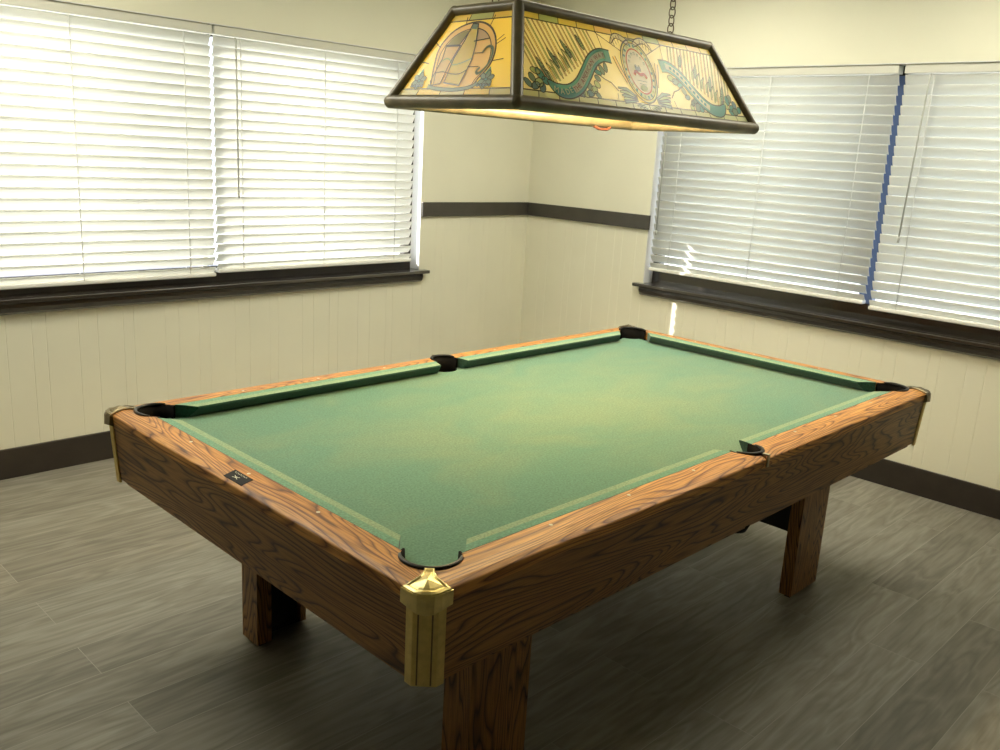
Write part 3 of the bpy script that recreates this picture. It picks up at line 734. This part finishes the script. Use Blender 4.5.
def end_art(sgn):
    A = Art('E', sgn); h = A.h
    th = [A.O+A.U*u+A.V*v+A.N*d for d in (-.0012, .0012) for u, v in ((-LB, .0), (LB, .0), (LB2, h), (-LB2, h))]
    A.m.hexa(th[:4], th[4:], GI['yellow'])
    lo, hi, ed = border(A, LB, LB2, ['yellow', 'lime', 'yellow'], ['pale', 'yellow'], 'lime', 3, 5)
    for q in (-1, 1): A.line([(q*(ed(lo)+.014), .016), (q*ed(lo), lo)], w=.0028)
    arch = smooth([(-.100, .045), (-.118, .105), (-.126, .160), (-.100, .205), (-.056, .228), (0, .234), (.050, .218), (.088, .184), (.108, .140), (.106, .100), (.082, .066), (.074, .042)], 4)
    A.poly(arch, 'amber', 1.3); A.line(arch, w=.0042, lay=2.6)
    arc2 = [(x*.88, .045+(y-.045)*.90) for x, y in arch]; A.line(arc2, w=.002, lay=2.6)
    A.poly([(-.098, .168), (-.082, .196), (-.055, .208), (-.022, .212), (-.045, .167)], 'olive', 2); A.line([(-.098, .168), (-.045, .167), (-.022, .212)], w=.003)
    A.poly([(.004, .214), (.040, .205), (.068, .182), (.010, .176)], 'tan', 2); A.line([(.068, .182), (.010, .176)], w=.0025)
    A.poly([(-.108, .060), (-.094, .126), (-.098, .165), (-.040, .165), (-.056, .110), (-.062, .052)], 'amber', 2.4)
    A.line([(-.108, .060), (-.094, .126), (-.098, .165), (-.040, .165), (-.056, .110), (-.062, .052), (-.100, .048)], w=.003, closed=True)     # glass
    A.poly([(-.048, .055), (.018, .046), (.030, .120), (.022, .165), (.000, .228), (-.022, .230), (-.030, .180), (-.046, .130)], 'yellow', 3)
    A.line([(-.048, .055), (.018, .046), (.030, .120), (.022, .165), (.000, .228), (-.022, .230), (-.030, .180), (-.046, .130)], w=.0032, closed=True)   # bottle
    A.poly([(-.022, .230), (.000, .228), (.000, .212), (-.022, .214)], 'leaf', 4)
    A.line(smooth([(-.094, .120), (-.075, .128), (-.055, .120), (-.040, .108), (-.010, .112), (.028, .125)], 3), 'lime', .004, 4.6)
    A.line(smooth([(-.100, .085), (-.070, .088), (-.040, .082), (.000, .080), (.026, .092)], 3), w=.002)
    A.band(smooth([(-.112, .045), (-.070, .038), (0, .034), (.060, .040), (.085, .052)], 3), .010, 'leaf', 3, True, .0022)
    A.line(smooth([(.062, .143), (.070, .155), (.082, .158), (.096, .150), (.103, .125), (.096, .098), (.076, .080), (.066, .086), (.072, .096)], 4), 'leaf', .0075, 5)
    A.line([(.030, .140), (.062, .140)], w=.0022); A.line([(.024, .100), (.066, .100)], w=.002); A.line([(.10, .175), (.118, .190)], w=.002)
    for c in ((-.158, .062), (.115, .062)):
        for k in range(6):
            a = R(20+k*62); x, y = c[0]+.017*math.cos(a), c[1]+.015*math.sin(a); A.ell(x, y, .0125, .008, 'leaf', 5.4+.1*k, a, 7, True, .0018)
        A.poly([(c[0]-.030, c[1]-.010), (c[0], c[1]+.038), (c[0]+.026, c[1]-.008)], 'teal', 5)
        for k in range(5): A.ell(c[0]-.022+.011*k, c[1]-.016, .0052, .0048, 'blue', 6.2, 0, 8, True, .0014)
    for a_, b_ in (((-.178, .12), (-.145, .115)), ((-.150, .18), (-.126, .165)), ((.128, .18), (.104, .165)), ((.150, .12), (.110, .115)), ((-.05, .23), (-.055, .25)), ((.05, .22), (.055, .25))):
        A.line([a_, b_], w=.0022)
    A.m.build('end_panel', GM, LMP, fix=False)
for s in (1, -1): long_art(s); end_art(s)
# bulbs on a bar under the top panel
m = MB(); m.tube([LW(-.38, 0, LZ1-.03), LW(.38, 0, LZ1-.03)], .010, 8)
for x in (-.36, .36): m.tube([LW(x, 0, LZ1-.03), LW(x, 0, LZ1)], .006, 8)
bar = m.build('bulb_bar', CHAIN, LMP, fix=False)
EM, nt, b_, N_, L_ = mat('warm_bulb'); b_.inputs['Base Color'].default_value = (1,.9,.7,1)
BULB_E = 420.0
b_.inputs['Emission Color'].default_value = (1.0,.80,.48,1); b_.inputs['Emission Strength'].default_value = BULB_E
for x in (-.27, 0, .27):
    m = MB(); m.lathe(tuple(LW(x, 0, LZ1-.04)), [(.001, -.001), (.014, 0), (.015, -.030), (.012, -.034)], 14); sk = m.build('bulb_socket', BRASSB, LMP, fix=False)
    m = MB(); c = LW(x, 0, LZ1-.102)
    m.lathe((c.x, c.y, c.z), [(.011, .030), (.016, .022), (.027, .006), (.030, -.010), (.024, -.026), (.012, -.034), (.001, -.036)], 16); m.build('bulb', EM, LMP, fix=False)
# hook under the far rim
m = MB(); m.tube([LW(.335, LB-.01, LZ0-.016), LW(.36, LB-.012, LZ0-.024), LW(.40, LB-.012, LZ0-.024), LW(.425, LB-.01, LZ0-.016)], .005, 6); m.build('wire_clip', plain('rusty_clip', (.16,.05,.03), .5), LMP, fix=False)
# chains up to the ceiling
def chain(x):
    ch = MB(); z = LZ1+.012; base = LW(x, 0, 0); i = 0
    ch.tube([(base.x, base.y, LZ1), (base.x, base.y, z+.008)], .006, 8)
    ll, ww = .034, .0095
    while z < ZC-.03:
        c = Vector((base.x, base.y, z+ll/2)); pts = []
        for k in range(18):
            t = 2*math.pi*k/18; a = ww*math.cos(t); v = ll/2*math.sin(t)*(1 if abs(math.sin(t)) > .6 else 1)
            e = .6 if i % 2 else -.4
            pts.append(c+Vector((a*math.cos(e+(math.pi/2 if i % 2 else 0)), a*math.sin(e+(math.pi/2 if i % 2 else 0)), v)))
        ch.tube(pts, .0021, 6, closed=True); z += ll-.0085; i += 1
    ch.tube([(base.x, base.y, z-.004), (base.x, base.y, ZC-.004)], .004, 8); ch.lathe((base.x, base.y, ZC), [(.001, -.012), (.025, -.008), (.028, 0)], 16)
    ch.build('chain', CHAIN, LMP, fix=False)
chain(-.405); chain(.395)

# ---------------------------------------------------------------- added ceiling fill lights, out of view, to brighten the walls
TE, nt, b_, N_, L_ = mat('added_fill_diffuser'); b_.inputs['Emission Color'].default_value = (1.0,.955,.79,1); b_.inputs['Emission Strength'].default_value = 14.0
for x, y, lab in ((1.05, .80, 'added white fill light on the ceiling above the corner of the room'), (-1.35, 1.4, 'added white fill light on the ceiling above the left-hand window wall'), (1.35, -.65, 'small square added fill light on the ceiling above the right-hand window wall')):
    t = thing('added_ceiling_light', lab, 'light', (x, y, ZC), 'added ceiling fill lights')
    m = MB(); hx = .36 if 'square' in lab else .60
    for x0, x1, y0, y1 in ((-hx-.03, hx+.03, -.33, -.30), (-hx-.03, hx+.03, .30, .33), (-hx-.03, -hx, -.30, .30), (hx, hx+.03, -.30, .30)): m.box(x+x0, x+x1, y+y0, y+y1, ZC-.045, ZC)
    m.build('frame', WHITE, t)
    m = MB(); m.box(x-hx, x+hx, y-.30, y+.30, ZC-.035, ZC-.030); m.build('diffuser', TE, t)

# ---------------------------------------------------------------- outside
g = MB(); g.box(-40, 40, -40, 40, -.40, -.30); struct(g.build('ground', GROUND))

# ---------------------------------------------------------------- light
wd = bpy.data.worlds.new('sky'); S.world = wd; wd.use_nodes = True
nt = wd.node_tree; bg = nt.nodes['Background']
SKY_S = 4.0
bg.inputs['Color'].default_value = (.72,.84,1.0,1); bg.inputs['Strength'].default_value = SKY_S
sun = bpy.data.lights.new('sun', 'SUN'); sun.energy = 20; sun.angle = R(.53); sun.color = (1,.96,.88)
so = bpy.data.objects.new('sun', sun); COL.objects.link(so)
dv = Vector((.96, -1.25, -1.576*math.tan(R(27.8)))).normalized()
so.rotation_euler = dv.to_track_quat('-Z', 'Y').to_euler()

# ---------------------------------------------------------------- camera
cd = bpy.data.cameras.new('camera'); cam = bpy.data.objects.new('camera', cd); COL.objects.link(cam)
cd.sensor_width = 36; cd.lens = 886.54*36/1000; cd.clip_start = .05
yaw, pit, rol = R(-45.9962), R(-14.1719), R(3.3058)
F = Vector((math.cos(pit)*math.cos(yaw+math.pi/2), math.cos(pit)*math.sin(yaw+math.pi/2), math.sin(pit)))
R0 = F.cross(Vector((0,0,1))).normalized(); U0 = R0.cross(F)
Rr = R0*math.cos(rol)+U0*math.sin(rol); Uu = -R0*math.sin(rol)+U0*math.cos(rol)
Mx = Matrix((Rr, Uu, -F)).transposed().to_4x4(); Mx.translation = Vector((-2.2059, -1.7903, 1.5464))
cam.matrix_world = Mx; S.camera = cam

S.view_settings.view_transform = 'Standard'; S.view_settings.look = 'None'; S.view_settings.gamma = 1
S.view_settings.use_curve_mapping = False; S.view_settings.exposure = 0.08
S.cycles.max_bounces = 10; S.cycles.diffuse_bounces = 6; S.cycles.transparent_max_bounces = 12
S.cycles.sample_clamp_indirect = 6
